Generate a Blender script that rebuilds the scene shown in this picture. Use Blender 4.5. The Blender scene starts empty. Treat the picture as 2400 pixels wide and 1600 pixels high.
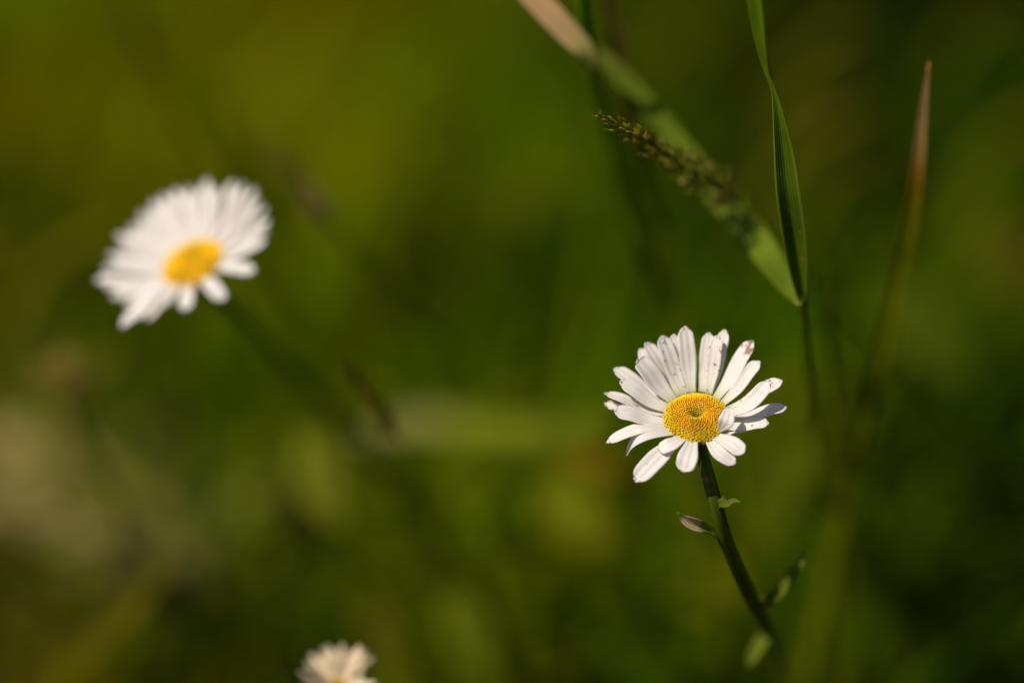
import bpy, math, random
import numpy as np
from mathutils import Vector, Matrix

SC = bpy.context.scene
COL = SC.collection
RAD = math.radians

# ------------------------------------------------------------------ camera, sky, sun, exposure
CAM_H, TILT, LENS = 0.62, 22.0, 85.0
FOCUS = 0.598
cam = bpy.data.cameras.new('camera')
cam.lens = LENS; cam.sensor_width = 36.0
cam.clip_start = 0.01; cam.clip_end = 500.0
cam.dof.use_dof = True; cam.dof.focus_distance = FOCUS; cam.dof.aperture_fstop = 2.5
cam_ob = bpy.data.objects.new('camera', cam); COL.objects.link(cam_ob)
cam_ob.location = (0, 0, CAM_H); cam_ob.rotation_euler = (RAD(90 - TILT), 0, 0)
SC.camera = cam_ob

SUN_EL, SUN_AZ = 50.0, -128.0            # azimuth from +Y (away from the camera), negative = left
to_sun = Vector((math.sin(RAD(SUN_AZ)) * math.cos(RAD(SUN_EL)), math.cos(RAD(SUN_AZ)) * math.cos(RAD(SUN_EL)), math.sin(RAD(SUN_EL))))
world = bpy.data.worlds.new('World'); SC.world = world; world.use_nodes = True
wn = world.node_tree.nodes; wl = world.node_tree.links
sky = wn.new('ShaderNodeTexSky'); sky.sky_type = 'NISHITA'; sky.sun_disc = False
sky.sun_elevation = RAD(SUN_EL); sky.sun_rotation = RAD(SUN_AZ)
wl.new(sky.outputs[0], wn['Background'].inputs[0]); wn['Background'].inputs[1].default_value = 0.06
sun = bpy.data.lights.new('sun', 'SUN'); sun.energy = 4.6; sun.angle = RAD(0.55); sun.color = (1.0, 0.90, 0.78)
sun_ob = bpy.data.objects.new('sun', sun); COL.objects.link(sun_ob)
sun_ob.rotation_euler = to_sun.to_track_quat('Z', 'Y').to_euler(); sun_ob.location = (0, 0, 5)
SC.view_settings.view_transform = 'Standard'; SC.view_settings.look = 'None'
SC.view_settings.exposure = 0.25; SC.view_settings.gamma = 1.0; SC.view_settings.use_curve_mapping = False
SC.render.engine = 'CYCLES'
SC.cycles.use_denoising = True
SC.cycles.max_bounces = 8; SC.cycles.transmission_bounces = 6

# ------------------------------------------------------------------ survey: a sight line of the photo to a point in the meadow
KPX = 36.0 / LENS / 2400.0
FWD = Vector((0, math.cos(RAD(TILT)), -math.sin(RAD(TILT)))); UPV = Vector((0, math.sin(RAD(TILT)), math.cos(RAD(TILT)))); RGT = Vector((1, 0, 0))
EYE = Vector((0, 0, CAM_H))
def P(px, py, d):
    return EYE + FWD * d + RGT * ((px - 1200) * KPX * d) + UPV * ((800 - py) * KPX * d)
def on_ground(px, py, z=0.0):
    v = FWD + RGT * ((px - 1200) * KPX) + UPV * ((800 - py) * KPX)
    return EYE + v * ((z - CAM_H) / v.z)

# ------------------------------------------------------------------ object helpers
def tag(o, label=None, cat=None, group=None, kind=None):
    if label: o['label'] = label
    if cat: o['category'] = cat
    if group: o['group'] = group
    if kind or label: o['kind'] = kind or 'thing'
    return o
def thing(name, loc, label, cat, group=None):
    o = bpy.data.objects.new(name, None); o.empty_display_size = 0.01
    COL.objects.link(o); o.location = loc
    return tag(o, label, cat, group)
class MB:
    """collects world-space vertices, faces, uv (across, along) and colours for ONE mesh"""
    def __init__(s): s.v = []; s.f = []; s.uv = []; s.c = []
    def grid(s, rows, uvs, col=(1, 1, 1), closed=False):
        b = len(s.v); n = len(rows[0])
        for r, u in zip(rows, uvs):
            s.v += r; s.uv += u
        s.c += [col] * (len(rows) * n)
        for i in range(len(rows) - 1):
            for j in range(n if closed else n - 1):
                k = (j + 1) % n
                s.f.append((b + i * n + j, b + i * n + k, b + (i + 1) * n + k, b + (i + 1) * n + j))
    def fan(s, ring_start, n, apex, uv, col):
        s.v.append(apex); s.uv.append(uv); s.c.append(col); a = len(s.v) - 1
        for j in range(n): s.f.append((ring_start + j, ring_start + (j + 1) % n, a))
    def ball(s, c, rx, axis, ry, col, seg=6, ring=4):
        q = axis.to_track_quat('Z', 'Y').to_matrix()
        ex, ey, ez = q.col[0], q.col[1], q.col[2]
        rows = []; uvs = []
        for i in range(ring + 1):
            a = math.pi * (i / ring) - math.pi / 2
            rr = max(0.02, math.cos(a)) * rx
            rows.append([c + ex * (rr * math.cos(2 * math.pi * j / seg)) + ey * (rr * math.sin(2 * math.pi * j / seg)) + ez * (ry * math.sin(a)) for j in range(seg)])
            uvs.append([(j / seg, i / ring) for j in range(seg)])
        s.grid(rows, uvs, col, True)
    def build(s, name, mat, parent=None, origin=None, solid=0.0, sub=0):
        o0 = Vector(origin) if origin is not None else (Vector(parent['base']) if parent is not None and 'base' in parent else Vector((0, 0, 0)))
        me = bpy.data.meshes.new(name)
        me.from_pydata([tuple(p - o0) for p in s.v], [], s.f); me.update()
        uvl = me.uv_layers.new(name='UVMap'); ca = me.color_attributes.new('col', 'FLOAT_COLOR', 'POINT')
        idx = np.empty(len(me.loops), dtype=np.int32); me.loops.foreach_get('vertex_index', idx)
        uvl.data.foreach_set('uv', np.array(s.uv, dtype=np.float32)[idx].ravel())
        cc = np.ones((len(s.v), 4), dtype=np.float32); cc[:, :3] = np.array(s.c, dtype=np.float32); ca.data.foreach_set('color', cc.ravel())
        me.polygons.foreach_set('use_smooth', [True] * len(me.polygons))
        me.materials.append(mat)
        o = bpy.data.objects.new(name, me); COL.objects.link(o)
        if parent is not None: o.parent = parent
        else: o.location = o0
        if solid:
            m = o.modifiers.new('thickness', 'SOLIDIFY'); m.thickness = solid; m.offset = 0
        if sub:
            m = o.modifiers.new('smooth', 'SUBSURF'); m.levels = sub; m.render_levels = sub
        return o
def plant(name, base, label, cat, group=None):
    o = thing(name, base, label, cat, group); o['base'] = list(base); return o
def done(o):
    if 'base' in o: del o['base']

def spline(pts, n):
    """Catmull-Rom through points of (Vector, *numbers)"""
    arr = np.array([[*p[0], *p[1:]] for p in pts], dtype=float)
    a = np.vstack([2 * arr[0] - arr[1], arr, 2 * arr[-1] - arr[-2]])
    out = []
    m = len(arr) - 1
    for i in range(n + 1):
        t = i / n * m; k = min(int(t), m - 1); u = t - k
        p0, p1, p2, p3 = a[k], a[k + 1], a[k + 2], a[k + 3]
        out.append(0.5 * (2 * p1 + (p2 - p0) * u + (2 * p0 - 5 * p1 + 4 * p2 - p3) * u * u + (3 * p1 - p0 - 3 * p2 + p3) * u ** 3))
    return out
def tube(mb, pts, n=24, seg=10, col=(1, 1, 1), ribs=0.0, ribn=5):
    """pts: (Vector, radius)"""
    sp = spline(pts, n); rows = []; uvs = []
    for i, q in enumerate(sp):
        c = Vector(q[:3]); r = max(q[3], 1e-5)
        t = Vector(sp[min(i + 1, n)][:3]) - Vector(sp[max(i - 1, 0)][:3]); t.normalize()
        e = t.cross(Vector((0, 1, 0.13))).normalized(); g = t.cross(e)
        rows.append([c + e * (r * (1 + ribs * math.cos(ribn * 2 * math.pi * j / seg)) * math.cos(2 * math.pi * j / seg)) + g * (r * (1 + ribs * math.cos(ribn * 2 * math.pi * j / seg)) * math.sin(2 * math.pi * j / seg)) for j in range(seg)])
        uvs.append([(j / seg, i / n) for j in range(seg)])
    mb.grid(rows, uvs, col, True)
def blade(mb, pts, face=None, n=32, m=8, fold=0.25, col=(1, 1, 1), twist=None, ridge=0.0):
    """grass leaf; pts: (Vector, width); face = direction the flat side looks to; twist: (deg at start, deg at end) or list"""
    sp = spline(pts, n); rows = []; uvs = []
    face = face or Vector((-0.45, -0.85, 0.15))
    for i, q in enumerate(sp):
        c = Vector(q[:3]); w = max(q[3], 1e-5); tt = i / n
        t = Vector(sp[min(i + 1, n)][:3]) - Vector(sp[max(i - 1, 0)][:3]); t.normalize()
        e = t.cross(face).normalized(); g = e.cross(t).normalized()
        if twist is not None:
            k = tt * (len(twist) - 1); kk = min(int(k), len(twist) - 2); a = RAD(twist[kk] + (twist[kk + 1] - twist[kk]) * (k - kk))
            e, g = e * math.cos(a) + g * math.sin(a), g * math.cos(a) - e * math.sin(a)
        row = []
        for j in range(m + 1):
            u = 2 * j / m - 1
            row.append(c + e * (u * w / 2) + g * (fold * w * (abs(u) ** 1.3) + ridge * w * math.cos(u * math.pi * 5)))
        rows.append(row); uvs.append([(j / m, tt) for j in range(m + 1)])
    mb.grid(rows, uvs, col)

# ------------------------------------------------------------------ materials
def new_mat(name):
    m = bpy.data.materials.new(name); m.use_nodes = True
    nt = m.node_tree; nt.nodes.clear()
    return m, nt, nt.nodes, nt.links
def leafy(nt, N, L, colsock, trans, rough=0.6, spec=0.25, tcol=(1.1, 1.15, 0.7), bump=None):
    pr = N.new('ShaderNodeBsdfPrincipled'); tr = N.new('ShaderNodeBsdfTranslucent'); mx = N.new('ShaderNodeMixShader'); out = N.new('ShaderNodeOutputMaterial')
    pr.inputs['Roughness'].default_value = rough; pr.inputs['Specular IOR Level'].default_value = spec
    L.new(colsock, pr.inputs['Base Color'])
    mul = N.new('ShaderNodeMix'); mul.data_type = 'RGBA'; mul.blend_type = 'MULTIPLY'; mul.inputs[0].default_value = 1.0
    L.new(colsock, mul.inputs[6]); mul.inputs[7].default_value = (*tcol, 1)
    L.new(mul.outputs[2], tr.inputs['Color'])
    mx.inputs[0].default_value = trans
    L.new(pr.outputs[0], mx.inputs[1]); L.new(tr.outputs[0], mx.inputs[2]); L.new(mx.outputs[0], out.inputs[0])
    if bump is not None:
        L.new(bump, pr.inputs['Normal']); L.new(bump, tr.inputs['Normal'])
def noise(N, L, scale, detail=3.0, vec=None, kind='Object'):
    tc = N.new('ShaderNodeTexCoord'); n = N.new('ShaderNodeTexNoise'); n.inputs['Scale'].default_value = scale; n.inputs['Detail'].default_value = detail
    L.new(vec if vec is not None else tc.outputs[kind], n.inputs['Vector']); return n.outputs['Fac']
def ramp(N, L, fac, stops, interp='LINEAR'):
    r = N.new('ShaderNodeValToRGB'); r.color_ramp.interpolation = interp
    els = r.color_ramp.elements
    els.remove(els[1])
    for i, (p, c) in enumerate(stops):
        if i == 0: e = els[0]; e.position = p
        else: e = els.new(p)
        e.color = (*c, 1)
    L.new(fac, r.inputs[0]); return r.outputs[0]
def mixc(N, L, fac, a, b, mode='MIX'):
    m = N.new('ShaderNodeMix'); m.data_type = 'RGBA'; m.blend_type = mode
    for sock, val in ((0, fac), (6, a), (7, b)):
        if isinstance(val, (int, float)): m.inputs[sock].default_value = val
        elif isinstance(val, tuple): m.inputs[sock].default_value = (*val, 1)
        else: L.new(val, m.inputs[sock])
    return m.outputs[2]
def math_(N, L, op, a, b=0.0):
    m = N.new('ShaderNodeMath'); m.operation = op
    for i, val in enumerate((a, b)):
        if isinstance(val, (int, float)): m.inputs[i].default_value = val
        else: L.new(val, m.inputs[i])
    return m.outputs[0]

def petal_mat(name, base=(0.83, 0.80, 0.775), speck=0.735, stain=0.0, seed=0.0):
    m, nt, N, L = new_mat(name)
    uv = N.new('ShaderNodeUVMap'); sep = N.new('ShaderNodeSeparateXYZ'); L.new(uv.outputs[0], sep.inputs[0])
    u, t = sep.outputs[0], sep.outputs[1]
    oi = N.new('ShaderNodeObjectInfo'); tc = N.new('ShaderNodeTexCoord'); ad = N.new('ShaderNodeVectorMath'); ad.operation = 'ADD'
    L.new(tc.outputs['Object'], ad.inputs[0]); L.new(oi.outputs['Random'], ad.inputs[1])
    # root end is faintly yellow-green, blade nearly white
    col = ramp(N, L, t, [(0.0, (0.55, 0.56, 0.30)), (0.16, (0.78, 0.77, 0.66)), (0.34, base), (1.0, base)])
    veins = N.new('ShaderNodeTexWave'); veins.wave_type = 'BANDS'; veins.bands_direction = 'X'; veins.inputs['Scale'].default_value = 1.1; veins.inputs['Distortion'].default_value = 0.6; veins.inputs['Detail'].default_value = 2
    L.new(uv.outputs[0], veins.inputs[0])
    col = mixc(N, L, math_(N, L, 'MULTIPLY', veins.outputs['Fac'], 0.15), col, (0.62, 0.60, 0.58))
    blot = noise(N, L, 260.0, 2.0, ad.outputs[0])
    col = mixc(N, L, ramp(N, L, blot, [(0.45, (0, 0, 0)), (0.75, (0.16, 0.16, 0.16))]), col, (0.70, 0.62, 0.52))
    sp = noise(N, L, 520.0 if stain else 900.0, 3.5 if stain else 1.5, ad.outputs[0])
    thr = speck
    if stain:
        mask = ramp(N, L, t, [(0.35, (0, 0, 0)), (0.95, (1, 1, 1))])
        thr_s = math_(N, L, 'SUBTRACT', speck, math_(N, L, 'MULTIPLY', mask, stain))
        d = math_(N, L, 'SUBTRACT', sp, thr_s)
    else:
        d = math_(N, L, 'SUBTRACT', sp, thr)
    f = ramp(N, L, math_(N, L, 'ADD', math_(N, L, 'MULTIPLY', d, 12.0), 0.0), [(0.0, (0, 0, 0)), (0.8, (1, 1, 1))])
    col = mixc(N, L, math_(N, L, 'MULTIPLY', f, 0.8), col, (0.27, 0.14, 0.055))
    # brown rim at some tips
    tip = ramp(N, L, math_(N, L, 'ADD', t, math_(N, L, 'MULTIPLY', math_(N, L, 'SUBTRACT', oi.outputs['Random'], 0.55), 0.03)), [(0.985, (0, 0, 0)), (1.0, (0.2, 0.2, 0.2))])
    col = mixc(N, L, tip, col, (0.34, 0.20, 0.12))
    b = N.new('ShaderNodeBump'); b.inputs['Strength'].default_value = 0.12; b.inputs['Distance'].default_value = 0.0004
    h = N.new('ShaderNodeTexWave'); h.wave_type = 'BANDS'; h.bands_direction = 'X'; h.inputs['Scale'].default_value = 0.95; h.inputs['Distortion'].default_value = 0.3
    L.new(uv.outputs[0], h.inputs[0]); L.new(h.outputs['Fac'], b.inputs['Height'])
    leafy(nt, N, L, col, 0.42, 0.6, 0.2, (1.0, 0.96, 0.90), b.outputs[0])
    return m
M = {}
M['petal'] = petal_mat('white petal')
M['petal_stained'] = petal_mat('stained white petal', speck=0.67, stain=0.19)
M['petal_spotted'] = petal_mat('spotted white petal', speck=0.63)
M['petal_cream'] = petal_mat('cream petal', base=(0.82, 0.70, 0.48), speck=0.72)

def col_mat(name, trans=0.0, rough=0.6, spec=0.25, bump_scale=None):
    """colour comes from the mesh's own colour attribute"""
    m, nt, N, L = new_mat(name)
    a = N.new('ShaderNodeAttribute'); a.attribute_name = 'col'
    n = noise(N, L, 180.0, 3.0)
    col = mixc(N, L, 1.0, a.outputs['Color'], ramp(N, L, n, [(0.3, (0.72, 0.72, 0.72)), (0.7, (1.2, 1.2, 1.2))]), 'MULTIPLY')
    leafy(nt, N, L, col, trans, rough, spec)
    return m
M['floret'] = col_mat('yellow florets', 0.12, 0.5, 0.3)
M['spikelet'] = col_mat('grass spikelets', 0.35, 0.7, 0.15)

def green_mat(name, stops, trans=0.3, rough=0.5, spec=0.3, fleck=None, stripes=9.0, edge=None):
    """grass leaf: colour along its length from stops, fine parallel veins, blotches"""
    m, nt, N, L = new_mat(name)
    uv = N.new('ShaderNodeUVMap'); sep = N.new('ShaderNodeSeparateXYZ'); L.new(uv.outputs[0], sep.inputs[0])
    col = ramp(N, L, sep.outputs[1], stops) if len(stops) > 1 else mixc(N, L, 0.0, stops[0][1], stops[0][1])
    w = N.new('ShaderNodeTexWave'); w.wave_type = 'BANDS'; w.bands_direction = 'X'; w.inputs['Scale'].default_value = stripes / 6.28; w.inputs['Distortion'].default_value = 0.8; w.inputs['Detail'].default_value = 3
    L.new(uv.outputs[0], w.inputs[0])
    col = mixc(N, L, 1.0, col, ramp(N, L, w.outputs['Fac'], [(0.0, (0.72, 0.75, 0.72)), (1.0, (1.15, 1.12, 1.1))]), 'MULTIPLY')
    n = noise(N, L, 55.0, 4.0)
    col = mixc(N, L, 1.0, col, ramp(N, L, n, [(0.3, (0.7, 0.7, 0.7)), (0.7, (1.25, 1.2, 1.1))]), 'MULTIPLY')
    if edge:
        d = math_(N, L, 'ABSOLUTE', math_(N, L, 'SUBTRACT', sep.outputs[0], 0.5))
        col = mixc(N, L, ramp(N, L, d, [(0.36, (0, 0, 0)), (0.46, (1, 1, 1))]), col, edge)
    if fleck:
        fl = noise(N, L, 420.0, 2.0)
        col = mixc(N, L, ramp(N, L, fl, [(0.62, (0, 0, 0)), (0.70, (0.8, 0.8, 0.8))]), col, fleck)
    b = N.new('ShaderNodeBump'); b.inputs['Strength'].default_value = 0.3; b.inputs['Distance'].default_value = 0.0004
    L.new(w.outputs['Fac'], b.inputs['Height'])
    leafy(nt, N, L, col, trans, rough, spec, (1.2, 1.2, 0.6), b.outputs[0])
    return m
M['stem'] = green_mat('daisy stem', [(0.0, (0.06, 0.09, 0.010)), (0.3, (0.055, 0.08, 0.005)), (1.0, (0.085, 0.11, 0.004))], 0.05, 0.7, 0.06, fleck=(0.16, 0.075, 0.03))
M['bract'] = green_mat('daisy bracts', [(0.0, (0.09, 0.12, 0.01)), (1.0, (0.11, 0.13, 0.012))], 0.2, 0.6, 0.2)
M['stem_leaf'] = green_mat('daisy stem leaf', [(0.0, (0.13, 0.17, 0.006)), (1.0, (0.14, 0.18, 0.02))], 0.4, 0.6, 0.08, fleck=(0.2, 0.12, 0.04))
M['dead_tip_leaf'] = green_mat('daisy stem leaf with dry tip', [(0.0, (0.16, 0.23, 0.006)), (0.52, (0.17, 0.23, 0.008)), (0.6, (0.50, 0.38, 0.24)), (0.82, (0.48, 0.36, 0.22)), (0.9, (0.10, 0.14, 0.01)), (1.0, (0.08, 0.11, 0.01))], 0.3, 0.65, 0.08)

# ------------------------------------------------------------------ setting: ground
def ground():
    m, nt, N, L = new_mat('meadow soil')
    n1 = noise(N, L, 6.0, 6.0); n2 = noise(N, L, 60.0, 5.0)
    col = ramp(N, L, n1, [(0.3, (0.030, 0.034, 0.003)), (0.5, (0.055, 0.060, 0.004)), (0.7, (0.075, 0.066, 0.006))])
    col = mixc(N, L, 1.0, col, ramp(N, L, n2, [(0.3, (0.5, 0.5, 0.5)), (0.7, (1.3, 1.3, 1.2))]), 'MULTIPLY')
    leafy(nt, N, L, col, 0.0, 0.95, 0.05)
    rng = np.random.default_rng(3)
    xs = np.concatenate([[-200, -60, -20, -8], np.linspace(-4, 4, 41), [8, 20, 60, 200]])
    ys = np.concatenate([[-60, -20, -6], np.linspace(-2, 6, 41), [10, 25, 70, 200]])
    b = MB()
    rows = []; uvs = []
    for y in ys:
        row = []
        for x in xs:
            near = abs(x) <= 4 and -2 <= y <= 6
            row.append(Vector((x, y, (0.012 * math.sin(3.1 * x + 1) * math.cos(2.3 * y) - 0.012) if near else -0.012)))
        rows.append(row); uvs.append([(x, y) for x in xs])
    b.grid(rows, uvs)
    o = b.build('ground', m); tag(o, kind='structure')
ground()

# ------------------------------------------------------------------ meadow grass: patches of different grasses and herbs, the darkest coloured to stand for shade
KIND = {  # mean leaf colour, height, height spread, width, share of dry leaves
    'ochre':  ((0.235, 0.190, 0.003), 0.11, 0.05, 0.0045),
    'brown':  ((0.19, 0.125, 0.003), 0.09, 0.04, 0.0045),
    'yellow': ((0.245, 0.260, 0.002), 0.10, 0.05, 0.0060),
    'olive':  ((0.170, 0.168, 0.002), 0.11, 0.05, 0.0050),
    'green':  ((0.105, 0.135, 0.001), 0.11, 0.05, 0.0055),
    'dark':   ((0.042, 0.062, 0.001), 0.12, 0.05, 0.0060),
    'deep_shade':   ((0.015, 0.021, 0.001), 0.13, 0.05, 0.0065),  # shade over the right side, put into the leaf colour
    'straw':  ((0.400, 0.310, 0.110), 0.10, 0.04, 0.0050),
}
PATCH = [  # sight-line of each patch centre, kind, leaf colour (red, green), shade included on the dark right
    (0, 0, 'olive', (0.1429, 0.1881)), (0, 250, 'brown', (0.1604, 0.1069)), (220, 300, 'ochre', (0.23, 0.23)), (300, 50, 'ochre', (0.23, 0.2217)), (430, 110, 'olive', (0.086, 0.0908)),
    (650, 140, 'ochre', (0.2031, 0.1396)), (560, 270, 'yellow', (0.23, 0.23)), (1000, 100, 'olive', (0.1296, 0.1133)), (880, 260, 'olive', (0.1191, 0.1395)), (1020, 360, 'yellow', (0.23, 0.23)),
    (1160, 60, 'olive', (0.1167, 0.1456)), (1160, 210, 'green', (0.075, 0.1126)), (1250, 300, 'olive', (0.1232, 0.1736)), (1300, 500, 'green', (0.0768, 0.1283)), (1000, 500, 'olive', (0.23, 0.23)),
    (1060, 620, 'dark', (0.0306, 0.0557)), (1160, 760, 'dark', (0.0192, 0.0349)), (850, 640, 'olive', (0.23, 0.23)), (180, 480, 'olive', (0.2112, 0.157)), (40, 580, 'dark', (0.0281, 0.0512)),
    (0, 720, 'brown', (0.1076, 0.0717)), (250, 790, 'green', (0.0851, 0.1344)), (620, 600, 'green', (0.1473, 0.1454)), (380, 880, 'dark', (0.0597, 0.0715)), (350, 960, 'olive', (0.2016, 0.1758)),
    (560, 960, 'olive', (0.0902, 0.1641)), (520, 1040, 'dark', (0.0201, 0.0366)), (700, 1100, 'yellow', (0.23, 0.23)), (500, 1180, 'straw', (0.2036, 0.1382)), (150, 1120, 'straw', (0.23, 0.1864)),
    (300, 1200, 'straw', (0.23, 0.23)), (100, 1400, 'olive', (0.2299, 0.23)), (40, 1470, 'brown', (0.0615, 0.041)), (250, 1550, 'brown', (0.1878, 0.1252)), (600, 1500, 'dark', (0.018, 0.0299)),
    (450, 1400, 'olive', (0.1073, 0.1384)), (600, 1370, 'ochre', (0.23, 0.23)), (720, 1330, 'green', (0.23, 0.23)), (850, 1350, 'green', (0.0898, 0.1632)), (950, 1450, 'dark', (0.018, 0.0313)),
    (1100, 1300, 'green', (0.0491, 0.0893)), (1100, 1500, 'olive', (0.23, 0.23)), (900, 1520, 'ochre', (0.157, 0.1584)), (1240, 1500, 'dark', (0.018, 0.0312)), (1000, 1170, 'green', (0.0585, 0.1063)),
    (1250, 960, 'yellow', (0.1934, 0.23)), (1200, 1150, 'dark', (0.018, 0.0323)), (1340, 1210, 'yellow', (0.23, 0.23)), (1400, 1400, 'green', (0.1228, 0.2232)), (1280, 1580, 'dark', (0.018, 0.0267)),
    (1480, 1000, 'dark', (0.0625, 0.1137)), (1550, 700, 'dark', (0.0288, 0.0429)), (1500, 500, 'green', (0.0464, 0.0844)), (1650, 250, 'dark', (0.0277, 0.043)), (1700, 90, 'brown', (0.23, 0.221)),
    (1450, 100, 'green', (0.0369, 0.0541)), (1900, 300, 'deep_shade', (0.0118, 0.0172)), (2000, 200, 'deep_shade', (0.0112, 0.0161)), (1950, 500, 'deep_shade', (0.0112, 0.0161)), (1850, 60, 'deep_shade', (0.0292, 0.0409)),
    (2150, 60, 'deep_shade', (0.0112, 0.0161)), (2350, 100, 'deep_shade', (0.0112, 0.0161)), (2320, 260, 'dark', (0.0387, 0.0629)), (2220, 400, 'dark', (0.0392, 0.0712)), (2200, 560, 'green', (0.0464, 0.0844)),
    (2380, 600, 'brown', (0.0649, 0.0502)), (2200, 790, 'green', (0.1758, 0.23)), (2300, 950, 'dark', (0.0341, 0.0619)), (2150, 1080, 'deep_shade', (0.0112, 0.0161)), (2250, 1200, 'deep_shade', (0.0112, 0.0161)),
    (2390, 1450, 'deep_shade', (0.0112, 0.0161)), (2100, 1350, 'green', (0.1508, 0.23)), (1800, 1180, 'olive', (0.1754, 0.23)), (1950, 1020, 'green', (0.114, 0.2072)), (1700, 1370, 'yellow', (0.23, 0.23)),
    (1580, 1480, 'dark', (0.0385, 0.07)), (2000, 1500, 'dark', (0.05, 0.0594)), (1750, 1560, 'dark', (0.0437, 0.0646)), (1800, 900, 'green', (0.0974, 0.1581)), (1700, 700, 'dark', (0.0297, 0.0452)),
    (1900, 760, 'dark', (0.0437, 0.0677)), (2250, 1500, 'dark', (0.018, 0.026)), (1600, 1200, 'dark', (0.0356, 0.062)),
]
def meadow():
    rng = np.random.default_rng(11)
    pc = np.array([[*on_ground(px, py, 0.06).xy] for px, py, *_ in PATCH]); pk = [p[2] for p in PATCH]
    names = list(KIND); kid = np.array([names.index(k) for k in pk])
    def scatter(n, x0, x1, y0, y1):
        return np.stack([rng.uniform(x0, x1, n), rng.uniform(y0, y1, n)], 1)
    pos = np.concatenate([scatter(46000, -1.0, 1.0, 0.75, 3.3), scatter(9000, -2.2, 2.2, -0.3, 0.75), scatter(16000, -2.4, -1.0, 0.75, 4), scatter(16000, 1.0, 2.4, 0.75, 4), scatter(16000, -3, 3, 3.3, 7)])
    pos = pos[~((np.abs(pos[:, 0]) < 0.3) & (pos[:, 1] < 0.35))]
    n = len(pos)
    # bare ground gaps
    q = pos + rng.normal(0, 1, (n, 2)) * np.array([0.025, 0.05])
    near = np.empty(n, int)
    for s in range(0, n, 4000):
        d = (q[s:s + 4000, None, :] - pc[None]) * np.array([1.0, 0.42])
        near[s:s + 4000] = np.argmin((d ** 2).sum(2), 1)
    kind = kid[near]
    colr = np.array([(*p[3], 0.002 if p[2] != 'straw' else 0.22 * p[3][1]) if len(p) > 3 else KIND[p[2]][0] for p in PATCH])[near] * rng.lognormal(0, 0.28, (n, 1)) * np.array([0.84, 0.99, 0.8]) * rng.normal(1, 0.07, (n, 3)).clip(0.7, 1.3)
    h = np.array([KIND[k][1] for k in names])[kind] + rng.normal(0, 1, n) * np.array([KIND[k][2] for k in names])[kind]
    h = h.clip(0.035, 0.26)
    far = pos[:, 1] > 3.3
    w = np.array([KIND[k][3] for k in names])[kind] * rng.uniform(0.7, 1.4, n) * np.where(far, 2.2, 1.0)
    az = rng.uniform(0, 2 * np.pi, n); lean = rng.uniform(0.15, 0.95, n) * h
    ld = np.stack([np.cos(az), np.sin(az)], 1)
    sa = az + np.pi / 2 + rng.normal(0, 0.5, n); sd = np.stack([np.cos(sa), np.sin(sa)], 1)
    T = np.array([0, 0.35, 0.7, 1.0]); W = np.array([0.8, 1.0, 0.75, 0.06])
    V = np.empty((n, 4, 2, 3), np.float32)
    for i, (t, ww) in enumerate(zip(T, W)):
        c = pos + ld * (lean * t ** 1.8)[:, None]
        z = h * (t - 0.22 * t ** 3) - 0.02
        for k, sgn in enumerate((-1, 1)):
            V[:, i, k, :2] = c + sd * (sgn * 0.5 * w * ww)[:, None]; V[:, i, k, 2] = z
    verts = V.reshape(-1, 3)
    base = (np.arange(n) * 8)[:, None, None]
    F = np.array([[0, 1, 3, 2], [2, 3, 5, 4], [4, 5, 7, 6]])[None] + base
    F = F.reshape(-1, 4)
    me = bpy.data.meshes.new('meadow_grass')
    me.vertices.add(len(verts)); me.vertices.foreach_set('co', verts.ravel())
    me.loops.add(F.size); me.loops.foreach_set('vertex_index', F.ravel().astype(np.int32))
    me.polygons.add(len(F)); me.polygons.foreach_set('loop_start', (np.arange(len(F)) * 4).astype(np.int32)); me.polygons.foreach_set('loop_total', np.full(len(F), 4, np.int32))
    me.update(); me.validate()
    ca = me.color_attributes.new('col', 'FLOAT_COLOR', 'POINT')
    cc = np.ones((n, 8, 4), np.float32); cc[:, :, :3] = colr[:, None, :]
    ca.data.foreach_set('color', cc.ravel())
    me.polygons.foreach_set('use_smooth', [True] * len(me.polygons))
    me.materials.append(col_mat('meadow grass', 0.4, 0.9, 0.0))
    o = bpy.data.objects.new('meadow_grass', me); COL.objects.link(o)
    tag(o, 'blurred low meadow grass covering the ground behind the daisies', 'grass', kind='stuff')
meadow()

# ------------------------------------------------------------------ daisies
class Head:
    """flower frame: x right, y up, z to the viewer, in photo pixels round the disc centre at distance d"""
    def __init__(s, cx, cy, d, tiltdeg, roll):
        s.cx, s.cy, s.d = cx, cy, d
        s.s = math.sin(RAD(tiltdeg)); s.c = math.cos(RAD(tiltdeg)); r = RAD(roll)
        s.nx, s.ny, s.nz = -s.c * math.sin(r), s.c * math.cos(r), s.s
        s.px = KPX * d
        s.O = P(cx, cy, d)
        s.n = (RGT * s.nx + UPV * s.ny - FWD * s.nz).normalized()
        s.ex = (RGT * math.cos(r) + UPV * math.sin(r)).normalized(); s.ey = s.n.cross(s.ex).normalized()
    def local(s, x, y, h):           # in the disc plane
        return s.O + (s.ex * x + s.ey * y + s.n * h) * s.px
    def sight(s, px, py, h):         # point seen at px,py standing h above the disc plane
        dx, dy = px - s.cx, s.cy - py
        w = (h - s.nx * dx - s.ny * dy) / s.nz
        k = s.px
        return s.O + RGT * (dx * k) + UPV * (dy * k) - FWD * (w * k)
    def rise(s, px, py, length, pref):
        dx, dy = px - s.cx, s.cy - py
        q = length ** 2 - dx * dx - dy * dy
        if q <= 0: return s.nx * dx + s.ny * dy
        w = math.sqrt(q)
        hs = [s.nx * dx + s.ny * dy + s.nz * w, s.nx * dx + s.ny * dy - s.nz * w]
        return min(hs, key=lambda a: abs(a - pref))

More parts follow.
